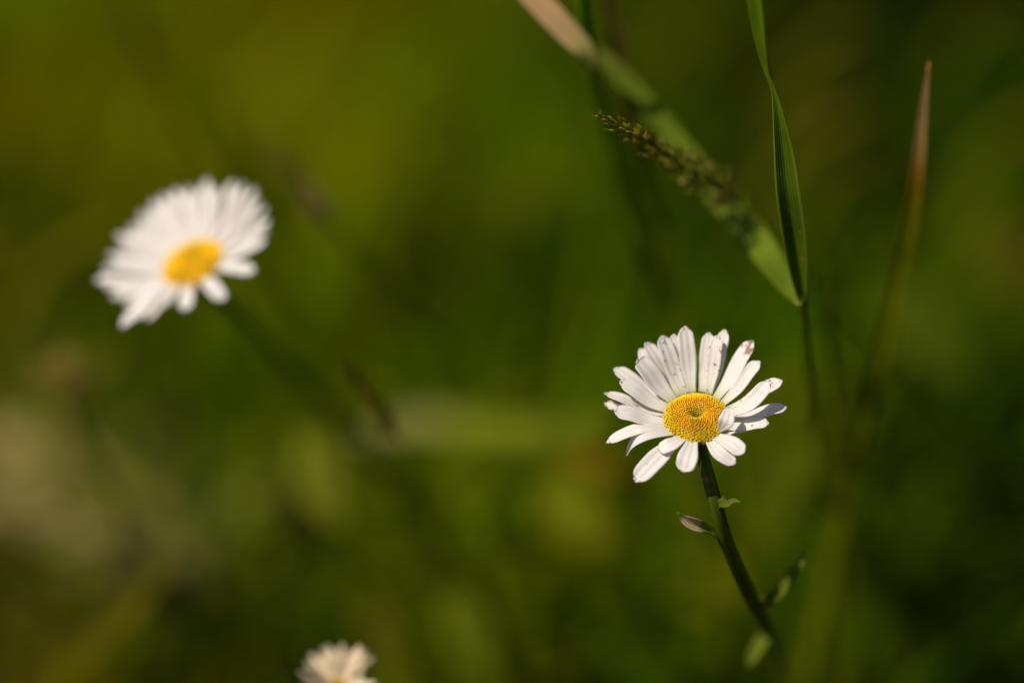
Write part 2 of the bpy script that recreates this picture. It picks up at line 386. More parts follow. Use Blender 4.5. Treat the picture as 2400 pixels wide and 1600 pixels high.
def petal(head, parent, pts, width, mat, rng, roll=0.0, cup=0.075, notch=1.0, taper=0.52, name='petal', blunt=0.80, ridge=0.014, face=None):
    """pts: world points base..tip; width in px"""
    n, m = 26, 12
    W = width * head.px
    sp = spline([(p, 0.0) for p in pts], n)
    rows = []; uvs = []
    ph = rng.uniform(-0.6, 0.6)
    wob = rng.uniform(-0.05, 0.05)
    a_tip = [rng.uniform(-0.012, 0.012) for _ in range(m + 1)]
    for i in range(n + 1):
        t = i / n
        c = Vector(sp[i][:3])
        tg = (Vector(sp[min(i + 1, n)][:3]) - Vector(sp[max(i - 1, 0)][:3]))
        ln = tg.length / (2 if 0 < i < n else 1) * n; tg.normalize()
        e = tg.cross(face or head.n).normalized(); g = e.cross(tg).normalized()
        a = RAD(roll) * (0.3 + 0.7 * t) + ph * 0.25 * t
        e, g = e * math.cos(a) + g * math.sin(a), g * math.cos(a) - e * math.sin(a)
        f = taper + (1 - taper) * (lambda x: x * x * (3 - 2 * x))(min(1, t / 0.55))
        if t > blunt: f *= math.sqrt(max(0.0, 1 - ((t - blunt) / (1.0 - blunt)) ** 2.3)) * 0.97 + 0.03
        if t > 0.55: f *= 1 - 0.10 * (t - 0.55) / 0.45
        row = []
        for j in range(m + 1):
            u = 2 * j / m - 1
            hgt = cup * W * (u * u - 0.3) + ridge * W * math.cos(u * math.pi * 2.5) * min(1, 2 * t) * (1 if t < 0.93 else 0.4)
            hgt += wob * W * math.sin(3.5 * t + 2 * u) * t
            hgt *= min(1.0, f * 1.05)
            tip = (t ** 6) * (0.020 * notch * math.cos(u * math.pi * 3 + ph) + a_tip[j] * notch) * ln
            row.append(c + e * (u * W * f / 2) + g * hgt + tg * tip)
        rows.append(row); uvs.append([(j / m, t) for j in range(m + 1)])
    b = MB(); b.grid(rows, uvs)
    return b.build(name, mat, parent, solid=0.00016)

def disc(head, parent, R, H, dimple, rng, nfl=640, tone=1.0, open_from=0.80, yellow=False):
    b = MB()
    def prof(r): return H * (1 - r ** 3.2) - dimple * math.exp(-(r / 0.27) ** 2)
    # receptacle under the florets
    rows = []; uvs = []
    for i in range(13):
        r = i / 12
        rows.append([head.local(R * max(r, 0.01) * math.cos(a), R * max(r, 0.01) * math.sin(a), prof(r) - 0.035 * R - (0.10 * R if r > 0.97 else 0)) for a in [2 * math.pi * k / 36 for k in range(36)]])
        uvs.append([(0, r)] * 36)
    b.grid(rows, uvs, (0.42 * tone, 0.24 * tone, 0.002), True)
    ga = math.pi * (3 - math.sqrt(5))
    for k in range(nfl):
        fr = math.sqrt((k + 0.5) / nfl); th = k * ga
        r = fr ** 1.2                                # tighter towards the middle
        sp = R * math.sqrt(math.pi / nfl) * 0.55 * (0.62 + 0.46 * r) 
        h = prof(r)
        dr = (prof(min(r + 0.02, 1.0)) - prof(max(r - 0.02, 0))) / (0.04 * R)
        r = r * (1 + rng.uniform(-0.009, 0.009)); th = th + rng.uniform(-0.016, 0.016) / max(r, 0.3)
        x, y = R * r * math.cos(th), R * r * math.sin(th)
        rad = (head.ex * math.cos(th) + head.ey * math.sin(th))
        ax = (head.n - rad * max(-1.6, min(1.6, dr))).normalized()
        p = head.local(x, y, h)
        j = rng.uniform(0.88, 1.1)
        if yellow: c = (0.86, 0.54, 0.003) if r > 0.3 else (0.72, 0.42, 0.003)
        elif r < 0.11: c = (0.17, 0.16, 0.006)
        elif r < 0.30:
            u = (r - 0.11) / 0.19; c = (0.24 + 0.50 * u, 0.20 + 0.21 * u, 0.005)
        elif r < open_from: c = (0.80, 0.42, 0.003)
        else: c = (0.80, 0.56, 0.004)
        c = tuple(v * j * tone for v in c)
        s_ = sp * head.px
        s_ *= rng.uniform(0.88, 1.04)
        if r < open_from + rng.uniform(-0.12, 0.10) + 0.06 * math.sin(th):
            b.ball(p + ax * s_ * rng.uniform(-0.06, 0.08), s_ * 0.98, ax, s_ * 1.25, c, 7, 5)
        else:                                         # opened floret: a little crown of lobes round a darker throat
            e1 = ax.cross(head.ex).normalized(); e2 = ax.cross(e1)
            b.ball(p - ax * s_ * 0.3, s_ * 0.8, ax, s_ * 1.1, tuple(v * 0.6 for v in c), 6, 4)
            for q in range(5):
                a = q * 2 * math.pi / 5 + th
                b.ball(p + (e1 * math.cos(a) + e2 * math.sin(a)) * s_ * 0.72 + ax * s_ * rng.uniform(0.3, 0.8), s_ * 0.42, (ax + (e1 * math.cos(a) + e2 * math.sin(a)) * 0.6).normalized(), s_ * 0.62, tuple(v * rng.uniform(0.9, 1.2) for v in c), 5, 3)
    return b.build('flower_disc', M['floret'], parent)

def calyx(head, parent, R):
    """overlapping green bracts cupping the underside"""
    b = MB()
    rows = []; uvs = []
    for i in range(9):
        t = i / 8
        r = R * (0.16 + 0.84 * math.sin(t * math.pi / 2)); h = -R * 0.58 * (1 - t) ** 1.3 - 0.07 * R
        rows.append([head.local(r * math.cos(a), r * math.sin(a), h) for a in [2 * math.pi * k / 30 for k in range(30)]])
        uvs.append([(k / 30, t) for k in range(30)])
    b.grid(rows, uvs, (1, 1, 1), True)
    for k in range(24):
        a = 2 * math.pi * k / 24
        rad = head.ex * math.cos(a) + head.ey * math.sin(a)
        pts = []
        for t, wd in ((0, 0.16), (0.5, 0.22), (1.0, 0.05)):
            tt = 0.35 + 0.75 * t
            r = R * (0.16 + 0.88 * math.sin(min(tt, 1) * math.pi / 2)) * 1.03; h = -R * 0.58 * max(0, 1 - tt) ** 1.3 - 0.08 * R + (0.05 * R if t == 1 else 0)
            pts.append((head.local(r * math.cos(a), r * math.sin(a), h), wd * R * head.px))
        blade(b, pts, face=(rad * 0.6 - head.n).normalized(), n=6, m=4, fold=-0.1)
    return b.build('calyx', M['bract'], parent)

DAISIES = 'oxeye daisies in the meadow'
def main_daisy():
    rng = random.Random(5)
    hd = Head(1632, 979, 0.600, 43.5, 5.0)
    path = [(hd.local(0, 0, -30), 0.0015), (hd.local(2, -2, -62), 0.0014), (P(1668, 1150, 0.598), 0.0017), (P(1700, 1265, 0.606), 0.0018), (P(1752, 1385, 0.630), 0.0018), (P(1796, 1470, 0.662), 0.0018), (P(1832, 1580, 0.70), 0.0018)]
    end = path[-1][0]; g = Vector((end.x + 0.07, end.y + 0.06, -0.01))
    path += [(end.lerp(g, 0.5) + Vector((0.006, 0, 0)), 0.0024), (g, 0.0026)]
    root = plant('oxeye_daisy', (g.x, g.y, 0), 'sharply focused white daisy with brown specked petals and one petal standing beside its disc', 'daisy', DAISIES)
    b = MB(); tube(b, path, 60, 15, ribs=0.10, ribn=5); st = b.build('stem', M['stem'], root)
    disc(hd, root, 77, 31, 29, rng, 760, 1.02, 0.76)
    calyx(hd, root, 74)
    Z = lambda x, y: (1360 + x / 3.409, 720 + y / 3.409)
    # base, tip (in a 3.409x enlargement), width there, height of tip above disc plane (None = from petal length), roll, options
    PT = [
        ((905, 660), (848, 158), 150, 108, -6, dict(layer=6)),
        ((850, 660), (762, 222), 120, 92, 0, dict(layer=-6)),
        ((835, 680), (662, 232), 148, 98, 0, dict(layer=3, spot=1)),
        ((790, 690), (540, 283), 138, 84, 0, dict(layer=0)),
        ((770, 700), (488, 335), 120, 74, 12, dict(layer=-4)),
        ((735, 735), (470, 415), 190, 78, 8, dict(layer=7, blunt=0.88)),
        ((705, 775), (285, 492), 130, 50, 0, dict(layer=-3)),
        ((690, 825), (325, 592), 132, 58, 14, dict(layer=7)),
        ((690, 860), (203, 690), 118, 34, -18, dict(layer=-3, spot=1)),
        ((690, 890), (198, 775), 110, 22, 0, dict(layer=-7, stain=1)),
        ((690, 925), (276, 832), 140, 34, 10, dict(layer=4)),
        ((710, 955), (210, 1072), 118, -4, -10, dict(layer=-4, mid=(440, 975, 16))),
        ((750, 1005), (366, 1168), 135, -48, 0, dict(layer=4, mid=(470, 1020, 12))),
        ((800, 1035), (425, 1365), 150, -26, 18, dict(layer=0, mid=(600, 1190, -8))),
        ((830, 1040), (612, 1128), 120, -2, 0, dict(layer=8, mid=(710, 1085, 4))),
        ((890, 1050), (800, 1292), 158, -18, 14, dict(layer=3, mid=(835, 1180, 2))),
        ((1010, 1050), (1212, 1232), 118, -22, -14, dict(layer=0, mid=(1090, 1150, -6))),
        ((1060, 1030), (1275, 1150), 125, -4, -10, dict(layer=5, mid=(1180, 1075, 4))),
        ((1090, 1010), (1318, 985), 84, -8, 38, dict(layer=-3)),
        ((1150, 960), (1490, 918), 104, 6, -8, dict(layer=5)),
        ((1180, 900), (1642, 800), 126, 14, 0, dict(layer=-6)),
        ((1185, 880), (1492, 590), 128, 82, -12, dict(layer=10, mid=(1330, 770, 44))),
        ((1170, 830), (1615, 585), 118, 44, 0, dict(layer=-5, spot=1)),
        ((1165, 770), (1440, 432), 112, 62, -8, dict(layer=3)),
        ((1125, 710), (1392, 270), 150, 84, 10, dict(layer=4, stain=1)),
        ((1085, 670), (1178, 180), 112, 96, 0, dict(layer=-6)),
        ((1060, 670), (1108, 228), 130, 100, 6, dict(layer=6, spot=1)),
        ((1000, 650), (1050, 203), 118, 92, 0, dict(layer=-4)),
        ((1108, 1015), (1172, 792), 128, 52, 0, dict(layer=14, mid=(1138, 905, 40), taper=0.2, blunt=0.4, face=1)),
    ]
    for (bz, tz, wz, H, roll, op) in PT:
        bx, by = Z(*bz); tx, ty = Z(*tz); ly = op.get('layer', 0)
        bx, by = 1632 + (bx - 1632) * 0.86, 981 + (by - 981) * 0.86
        p0 = hd.sight(bx, by, -5 + ly * 0.35)
        p2 = hd.sight(tx, ty, H + ly * 0.5)
        if 'mid' in op:
            mx, my = Z(*op['mid'][:2]); p1 = hd.sight(mx, my, op['mid'][2] + ly * 0.6)
            pts = [p0, p1, p2]
        else:
            q = p0.lerp(p2, 0.38) - hd.n * (0.06 * (p2 - p0).length) ; q2 = p0.lerp(p2, 0.72) + hd.n * (0.012 * (p2 - p0).length)
            pts = [p0, q + hd.n * (ly * 0.2 * hd.px), q2, p2]
        mt = M['petal_stained'] if op.get('stain') else M['petal_spotted'] if op.get('spot') else M['petal']
        ia = math.atan2(by - ty, tx - bx)
        wf = 0.92 + 0.16 * abs(math.cos(ia)) + (0.05 if ty > 990 else 0)
        o = petal(hd, root, pts, wz / 3.409 * (1 if op.get('face') else wf), mt, rng, roll, face=(-FWD if op.get('face') else None), taper=op.get('taper', 0.5), blunt=op.get('blunt', rng.uniform(0.74, 0.82)))
        if op.get('stain'): o['label'] = 'petal with brown stained tip'
    # stem leaves
    def sl(pts, mat, face=None, fold=0.25, lab=None):
        b = MB(); blade(b, [(P(x, y, d), w * KPX * d) for x, y, d, w in pts], face=face or (to_sun - FWD * 0.6).normalized(), n=16, twist=[-10, 5, 25], fold=fold)
        o = b.build('stem_leaf', mat, st, origin=root['base'], solid=0.0002)
        if lab: o['label'] = lab
    sl([(1682, 1190, 0.598, 10), (1692, 1180, 0.596, 24), (1706, 1182, 0.594, 17), (1720, 1174, 0.593, 13), (1736, 1176, 0.592, 3)], M['stem_leaf'])
    sl([(1690, 1180, 0.597, 9), (1694, 1172, 0.596, 12), (1697, 1162, 0.595, 3)], M['stem_leaf'])
    sl([(1694, 1278, 0.606, 12), (1688, 1256, 0.604, 22), (1660, 1240, 0.601, 24), (1634, 1232, 0.598, 30), (1608, 1218, 0.596, 24), (1586, 1200, 0.595, 3)], M['dead_tip_leaf'], face=Vector((-0.3, -0.7, 0.65)), lab='leaf with a dry pinkish end')
    sl([(1776, 1422, 0.640, 22), (1800, 1408, 0.636, 34), (1828, 1388, 0.633, 30), (1852, 1360, 0.632, 34), (1876, 1322, 0.632, 22), (1888, 1290, 0.634, 4)], M['stem_leaf'], face=Vector((-0.3, -0.7, 0.7)))
    sl([(1802, 1476, 0.664, 18), (1792, 1498, 0.664, 34), (1776, 1520, 0.663, 30), (1764, 1540, 0.662, 26), (1752, 1562, 0.661, 4)], M['stem_leaf'], face=Vector((-0.5, -0.8, 0.5)))
    done(root)

def left_daisy():
    rng = random.Random(8)
    hd = Head(452, 617, 0.678, 42.0, 24.0)
    Z = lambda x, y: (180 + x / 3.734, 380 + y / 3.734)
    path = [(hd.local(0, 0, -28), 0.0018), (hd.local(0, 0, -75), 0.0018), (P(560, 735, 0.76), 0.0019), (P(640, 815, 0.80), 0.0019), (P(725, 905, 0.84), 0.0019), (P(830, 1030, 0.89), 0.0019), (P(1000, 1230, 0.96), 0.0019)]
    end = path[-1][0]; g = Vector((end.x + 0.08, end.y + 0.05, -0.01))
    path += [(end.lerp(g, 0.5), 0.0025), (g, 0.0026)]
    root = plant('oxeye_daisy', (g.x, g.y, 0), 'large blurred white daisy with golden disc, tilted and out of focus', 'daisy', DAISIES)
    b = MB(); tube(b, path, 60, 15, ribs=0.1); b.build('stem', M['stem'], root)
    disc(hd, root, 77, 19, 7, rng, 420, 1.1, 1.3, True)
    calyx(hd, root, 62)
    tips = [(150, 1030, 150), (215, 920, 120), (250, 800, 120), (310, 625, 150), (420, 540, 110), (500, 420, 120), (600, 320, 140), (700, 260, 120), (800, 208, 150), (930, 190, 100), (1085, 125, 160), (1180, 200, 110), (1330, 145, 130),
            (1440, 170, 110), (1545, 215, 120), (1600, 330, 110), (1655, 400, 110), (1705, 520, 115), (1690, 610, 100), (1680, 700, 125), (1590, 965, 140), (1330, 1215, 150), (1000, 1295, 140), (820, 1260, 110), (680, 1380, 130), (590, 1370, 90), (455, 1440, 140), (340, 1190, 110), (250, 1100, 110)]
    under = []
    for i in range(len(tips)):
        if i in (19, 20, 21, 22): continue
        (xa, ya, _), (xb, yb, _) = tips[i], tips[(i + 1) % len(tips)]
        under.append((1025 + ((xa + xb) / 2 - 1025) * 0.90, 885 + ((ya + yb) / 2 - 885) * 0.90, 100))
    nt = len(tips)
    for i, (x, y, w) in enumerate(tips + under):
        lower = i >= nt; i = i if i < nt else (i - nt if i - nt < 19 else i - nt + 4)
        tx, ty = Z(x, y)
        H = 30 + 38 * math.cos(math.atan2(617 - ty, tx - 452) - RAD(90 + 24)) - (10 if lower else 0)
        tip = hd.sight(tx, ty, H + rng.uniform(-3, 3) + (5 if i % 2 else -5))
        v = tip - hd.O; x_, y_ = v.dot(hd.ex), v.dot(hd.ey); th = math.atan2(y_, x_)
        p0 = hd.local(56 * math.cos(th), 56 * math.sin(th), -4)
        q = p0.lerp(tip, 0.45) + hd.n * ((-0.05 if H > 20 else 0.06) * (tip - p0).length)
        petal(hd, root, [p0, q, tip], w / 3.734 * (0.74 if i < 20 else 0.95), M['petal'], rng, rng.uniform(-8, 8), blunt=0.86)
    done(root)

def small_daisy():
    rng = random.Random(21)
    hd = Head(792, 1612, 0.655, 52, -4)
    o = P(792, 1612, 0.655); g = Vector((o.x + 0.03, o.y + 0.09, -0.01))
    root = plant('oxeye_daisy', (g.x, g.y, 0), 'small cream daisy with ragged petals cut off by the bottom of the picture', 'daisy', DAISIES)
    b = MB(); tube(b, [(hd.local(0, 0, -16), 0.0012), (hd.local(0, 0, -60), 0.0012), (hd.local(0, 2, -120), 0.0013), (hd.local(0, 8, -230), 0.0014), (hd.local(0, 8, -230).lerp(g, 0.33), 0.0016), (hd.local(0, 8, -230).lerp(g, 0.67), 0.0018), (g, 0.002)], 60, 12); b.build('stem', M['stem'], root)
    disc(hd, root, 30, 9, 4, rng, 200, 0.8, 0.9)
    calyx(hd, root, 28)
    tips = [(776, 1556, 24, 34), (784, 1546, 24, 40), (792, 1556, 24, 36), (800, 1545, 22, 38), (771, 1545, 22, 36), (703, 1566, 22, None), (712, 1556, 14, None), (718, 1575, 20, None), (731, 1562, 22, None), (744, 1550, 22, None), (758, 1540, 20, None), (790, 1540, 22, None), (806, 1524, 16, None), (830, 1550, 26, None), (850, 1528, 22, None), (714, 1585, 20, None), (724, 1537, 22, None), (737, 1548, 18, None), (750, 1526, 20, None), (765, 1517, 18, None), (779, 1530, 22, None), (797, 1513, 20, None), (815, 1535, 24, None), (843, 1512, 36, None), (858, 1540, 20, None), (870, 1546, 26, None), (884, 1590, 24, None)]
    for k in range(12):
        a = RAD(18 + 13 * k + rng.uniform(-4, 4)); q = rng.uniform(70, 92); tips.append((792 + q * math.cos(a), 1612 - q * 0.95 * math.sin(a), 24, 40 + rng.uniform(-15, 15)))
    for k in range(9):
        a = RAD(188 + 19 * k); p = (792 + 98 * math.cos(a), 1612 - 72 * math.sin(a)); tips.append((p[0], p[1], 24, -6))
    for i, (tx, ty, w, H) in enumerate(tips):
        if H is None: H = max(0, min(hd.rise(tx, ty, 112, 30), 70))
        tip = hd.sight(tx, ty, H + rng.uniform(-3, 3))
        v = tip - hd.O; th = math.atan2(v.dot(hd.ey), v.dot(hd.ex))
        p0 = hd.local(15 * math.cos(th), 15 * math.sin(th), -2)
        q = p0.lerp(tip, 0.45) - hd.n * (0.05 * (tip - p0).length)
        petal(hd, root, [p0, q, tip], w * 0.68, M['petal_cream'], rng, rng.uniform(-14, 14), taper=0.85, blunt=0.62)
    done(root)
main_daisy(); left_daisy(); small_daisy()

# ------------------------------------------------------------------ grasses and leaves seen singly
def run(pts):     # (px, py, distance, width px) -> (Vector, width m)
    return [(P(x, y, d), w * KPX * d) for x, y, d, w in pts]
def rooted(pts, dx=0.03, dy=0.05, taper=0.8):
    """continue a stalk from its last sighted point down to the soil"""
    e, r = pts[-1]; g = Vector((e.x + dx, e.y + dy, -0.01))
    return pts + [(e.lerp(g, 0.5), r), (g, r * taper)], g
def half(pts): return [(p, w / 2) for p, w in pts]

# tall grass with two leaves, right of centre
def tall_grass():
    st, g = rooted(half(run([(1880, 690, 0.622, 17), (1888, 800, 0.66, 18), (1902, 930, 0.71, 20), (1925, 1120, 0.78, 22), (1950, 1330, 0.86, 24)])), 0.03, 0.06)
    root = plant('tall_grass', (g.x, g.y, 0), 'green grass with narrow upright leaf and broad leaf slanting behind the brown flower head', 'grass plant')
    b = MB(); tube(b, st, 40, 10); s = b.build('stem', green_mat('dim grass stem', [(0.0, (0.20, 0.28, 0.005)), (0.3, (0.20, 0.27, 0.003)), (1.0, (0.16, 0.22, 0.003))], 0.3, spec=0.03), root)
    b = MB()
    blade(b, run([(1884, 716, 0.626, 16), (1874, 640, 0.619, 40), (1862, 560, 0.613, 54), (1846, 450, 0.606, 56), (1836, 360, 0.602, 46), (1824, 260, 0.597, 24), (1814, 205, 0.594, 14), (1802, 150, 0.590, 32), (1784, 50, 0.583, 40), (1768, -60, 0.576, 36), (1750, -200, 0.568, 22), (1740, -330, 0.56, 3)]),
          face=(-FWD - RGT * 0.25).normalized(), n=64, m=10, fold=0.38, twist=[0, -5, -10, -10, 10, 60, 30, 20, 10])
    b.build('leaf', green_mat('upright grass leaf', [(0.0, (0.13, 0.20, 0.006)), (0.15, (0.08, 0.14, 0.006)), (0.35, (0.065, 0.12, 0.006)), (0.5, (0.15, 0.25, 0.004)), (1.0, (0.13, 0.22, 0.004))], 0.4, 0.5, 0.12, fleck=(0.22, 0.14, 0.04), stripes=16, edge=(0.15, 0.20, 0.008)), root, solid=0.00018)  # shadow on the lower face and its lit edge are put into the colour
    b = MB()
    blade(b, run([(1874, 714, 0.624, 16), (1852, 682, 0.634, 40), (1790, 590, 0.650, 72), (1720, 500, 0.662, 72), (1620, 380, 0.674, 60), (1530, 265, 0.684, 50), (1450, 172, 0.692, 38), (1405, 125, 0.70, 14), (1376, 112, 0.705, 4)]),
          face=Vector((-0.1, -0.8, 0.6)).normalized(), n=48, m=10, fold=0.14, twist=[0, 0, 6, 10, 14])
    b.build('leaf', green_mat('slanting grass leaf', [(0.0, (0.32, 0.30, 0.07)), (0.06, (0.16, 0.22, 0.015)), (0.3, (0.135, 0.20, 0.016)), (0.5, (0.10, 0.15, 0.008)), (0.75, (0.075, 0.11, 0.008)), (0.86, (0.15, 0.16, 0.03)), (1.0, (0.12, 0.12, 0.02))], 0.4, 0.6, 0.04, stripes=22, edge=(0.11, 0.15, 0.006)), root, solid=0.0002)
    done(root)
tall_grass()

def pale_leaf_grass():
    st, g = rooted(half(run([(1340, -220, 0.64, 26), (1362, -10, 0.652, 30), (1386, 130, 0.674, 33), (1418, 280, 0.722, 36), (1470, 480, 0.77, 38), (1535, 640, 0.815, 38), (1610, 800, 0.86, 34), (1700, 980, 0.86, 36)])), 0.05, 0.06)
    root = plant('tall_grass', (g.x, g.y, 0), 'blurred dark green stem at the top edge with a pale pinkish dry leaf', 'grass plant')
    b = MB(); tube(b, st, 50, 10); b.build('stem', green_mat('shaded grass stem', [(0.0, (0.07, 0.15, 0.004)), (0.25, (0.13, 0.25, 0.003)), (0.45, (0.17, 0.27, 0.003)), (1.0, (0.17, 0.23, 0.002))], 0.3, spec=0.03), root)
    b = MB()
    blade(b, run([(1392, 172, 0.658, 14), (1372, 122, 0.654, 44), (1330, 78, 0.652, 56), (1270, 15, 0.650, 60), (1215, -40, 0.648, 52), (1170, -88, 0.646, 30), (1145, -115, 0.645, 4)]), face=Vector((-0.1, -0.8, 0.6)).normalized(), n=32, fold=0.1)
    b.build('leaf', green_mat('dry ended leaf', [(0.0, (0.22, 0.25, 0.02)), (0.16, (0.34, 0.33, 0.08)), (0.36, (0.56, 0.38, 0.19)), (1.0, (0.62, 0.38, 0.21))], 0.3, 0.6, 0.1), root, solid=0.0002)
    done(root)
pale_leaf_grass()

def simple_blade(name, label, cat, pts, stops, face=None, fold=0.2, twist=None, dx=0.0, dy=0.04, root_it=True, trans=0.35, group=None, spec=0.03):
    q = run(pts); g = None
    if root_it: q, g = rooted(q, dx, dy, 0.7)
    b = MB(); blade(b, q, face=face, n=40, m=8, fold=fold, twist=twist)
    base = (g.x, g.y, 0) if g is not None else tuple(q[-1][0])
    o = b.build(name, green_mat(name + ' leaf tissue', stops, trans, 0.6, spec), None, origin=base, solid=0.0003)
    tag(o, label, cat, group); return o

simple_blade('wild_grass', 'tapering blade standing at the right with a pinkish brown dried point', 'grass blade',
    [(2178, 145, 0.628, 4), (2166, 260, 0.639, 20), (2154, 400, 0.654, 31), (2136, 520, 0.67, 38), (2106, 660, 0.692, 44), (2062, 850, 0.722, 46), (2005, 1040, 0.76, 46), (1960, 1230, 0.80, 44)],
    [(0.0, (0.30, 0.15, 0.03)), (0.06, (0.42, 0.28, 0.12)), (0.17, (0.40, 0.26, 0.10)), (0.23, (0.32, 0.17, 0.012)), (0.30, (0.20, 0.19, 0.004)), (0.42, (0.17, 0.20, 0.003)), (0.6, (0.13, 0.16, 0.003)), (1.0, (0.10, 0.13, 0.003))], dx=-0.03, dy=0.05)
simple_blade('wild_grass', 'soft ochre blade rising behind the dark stem near the top edge', 'grass blade',
    [(1405, -200, 0.66, 26), (1432, -10, 0.69, 46), (1455, 140, 0.715, 46), (1482, 300, 0.745, 46), (1520, 460, 0.785, 40), (1570, 640, 0.82, 36)],
    [(0.0, (0.26, 0.20, 0.05)), (0.3, (0.22, 0.17, 0.02)), (0.5, (0.13, 0.14, 0.003)), (1.0, (0.11, 0.14, 0.003))], dx=0.05, dy=0.06)
simple_blade('wild_grass', 'faint tan blade at the upper left leaning down towards the blurred daisy', 'grass blade',
    [(255, -120, 0.93, 24), (310, 10, 0.96, 40), (365, 140, 1.0, 42), (450, 300, 1.05, 36), (540, 470, 1.1, 34)],
    [(0.0, (0.30, 0.22, 0.05)), (0.3, (0.26, 0.20, 0.03)), (0.6, (0.14, 0.17, 0.003)), (1.0, (0.12, 0.15, 0.002))], dx=0.06, dy=0.06)
simple_blade('wild_grass', 'blurred bright green blade passing to the right of the large blurred daisy', 'grass blade',
    [(470, 150, 0.93, 20), (560, 330, 0.96, 54), (640, 520, 1.0, 60), (700, 700, 1.05, 50), (770, 860, 1.1, 40)],
    [(0.0, (0.19, 0.24, 0.004)), (0.5, (0.18, 0.23, 0.003)), (1.0, (0.14, 0.18, 0.002))], dx=0.05, dy=0.05)
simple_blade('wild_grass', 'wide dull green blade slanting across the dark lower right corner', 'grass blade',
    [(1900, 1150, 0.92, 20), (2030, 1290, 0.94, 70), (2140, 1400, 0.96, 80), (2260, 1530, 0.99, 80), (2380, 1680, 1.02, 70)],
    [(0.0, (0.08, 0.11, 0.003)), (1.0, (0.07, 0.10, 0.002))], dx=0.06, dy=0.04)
simple_blade('wild_grass', 'faint olive blade low on the left edge curving down to the corner', 'grass blade',
    [(420, 1290, 0.86, 10), (330, 1400, 0.88, 50), (230, 1500, 0.90, 60), (130, 1610, 0.92, 60)],
    [(0.0, (0.13, 0.12, 0.006)), (1.0, (0.12, 0.11, 0.004))], dx=-0.03, dy=0.03)
simple_blade('wild_grass', 'thin dark blade crossing below the pale green leaf in the middle', 'grass blade',
    [(860, 1060, 0.80, 8), (940, 1160, 0.82, 24), (1040, 1290, 0.84, 26), (1160, 1440, 0.87, 26)],
    [(0.0, (0.05, 0.07, 0.002)), (1.0, (0.04, 0.06, 0.002))], dx=0.06, dy=0.05)
simple_blade('wild_grass', 'slim dim blade standing just right of the focused daisy', 'grass blade',
    [(1940, 620, 0.70, 6), (1948, 800, 0.73, 18), (1965, 1000, 0.77, 22), (1990, 1200, 0.82, 24)],
    [(0.0, (0.09, 0.10, 0.003)), (1.0, (0.07, 0.09, 0.003))], dx=0.02, dy=0.05)
# broad leaves lying in the sward, faces to the light
def broad_leaf(label, cx, cy, d, ang, length, width, stops, bend=0.12, strap=False):
    n = (to_sun * 0.8 - FWD).normalized(); v = RGT * math.cos(RAD(ang)) + UPV * math.sin(RAD(ang))
    t = v - FWD * (v.dot(n) / FWD.dot(n)); e = t.cross(n).normalized()
    c = P(cx, cy, d); k = KPX * d
    pts = []
    for q, w in ((-0.5, 0.04), (-0.38, 0.55), (-0.2, 0.95), (0.0, 1.0), (0.2, 0.85), (0.38, 0.5), (0.5, 0.03)):
        if strap: w = w ** 0.35
        pts.append((c + t * (q * length * k) - n * (bend * length * k * q * q * 2) + e * (0.08 * length * k * math.sin(q * 5)), w * width * k))
    b = MB(); blade(b, pts, face=n, n=28, m=10, fold=0.06)
    o = b.build('broad_leaf', green_mat('broad leaf tissue', stops, 0.35, 0.75, 0.03, stripes=48), None, origin=tuple(pts[0][0]), solid=0.0003)
    tag(o, label, 'leaf')
broad_leaf('pale grey green leaf in the middle between the two large daisies', 1110, 1000, 0.79, 13, 620, 118, [(0.0, (0.11, 0.125, 0.022)), (0.3, (0.12, 0.13, 0.028)), (0.5, (0.11, 0.14, 0.006)), (1.0, (0.10, 0.135, 0.003))], strap=True)
broad_leaf('ochre leaf lying low between the straw tuft and the small cream daisy', 590, 1375, 1.15, 20, 220, 90, [(0.0, (0.085, 0.085, 0.003)), (1.0, (0.09, 0.085, 0.003))])
broad_leaf('mid green leaf to the right of the small cream daisy', 1100, 1490, 0.98, -50, 240, 100, [(0.0, (0.10, 0.125, 0.003)), (1.0, (0.09, 0.12, 0.003))])
def straw_tuft():
    rng = random.Random(31); b = MB()
    for k in range(110):
        x, y = 170 + max(-230, min(230, rng.gauss(0, 125))), 1195 + max(-110, min(110, rng.gauss(0, 60)))
        y += (x - 190) * 0.45
        d = rng.uniform(1.08, 1.22); a = RAD(rng.gauss(-30, 30)); L_ = rng.uniform(110, 260)
        v = RGT * math.cos(a) + UPV * math.sin(a); n = (to_sun * 0.7 - FWD).normalized(); t = v - FWD * (v.dot(n) / FWD.dot(n)) * rng.uniform(0.5, 1.0)
        c = P(x, y, d); q = KPX * d; w = rng.uniform(12, 26) * q
        col = rng.choice([(0.30, 0.22, 0.10), (0.25, 0.19, 0.08), (0.18, 0.16, 0.03), (0.12, 0.13, 0.008)])
        blade(b, [(c - t * (L_ * q / 2), w * 0.7), (c - n * (0.03 * L_ * q), w), (c + t * (L_ * q / 2) + n * (rng.uniform(-0.1, 0.05) * L_ * q), w * 0.1)], face=n, n=6, m=3, fold=0.15, col=col)
    g = P(190, 1170, 1.06)
    o = b.build('dry_grass_tuft', col_mat('dry straw', 0.25, 0.85, 0.03), None, origin=(g.x, g.y, 0))
    tag(o, 'large blurred beige tuft of dry straw low at the left edge', 'dry grass')
straw_tuft()
broad_leaf('bright yellow green leaf beneath the dark middle seed head', 750, 1120, 0.95, -55, 250, 100, [(0.0, (0.13, 0.155, 0.005)), (0.5, (0.15, 0.17, 0.012)), (1.0, (0.11, 0.13, 0.003))])
broad_leaf('rounded yellow green leaf blurred to the lower left of the focused daisy', 1345, 1205, 1.0, -15, 220, 150, [(0.0, (0.115, 0.135, 0.003)), (1.0, (0.125, 0.14, 0.003))])
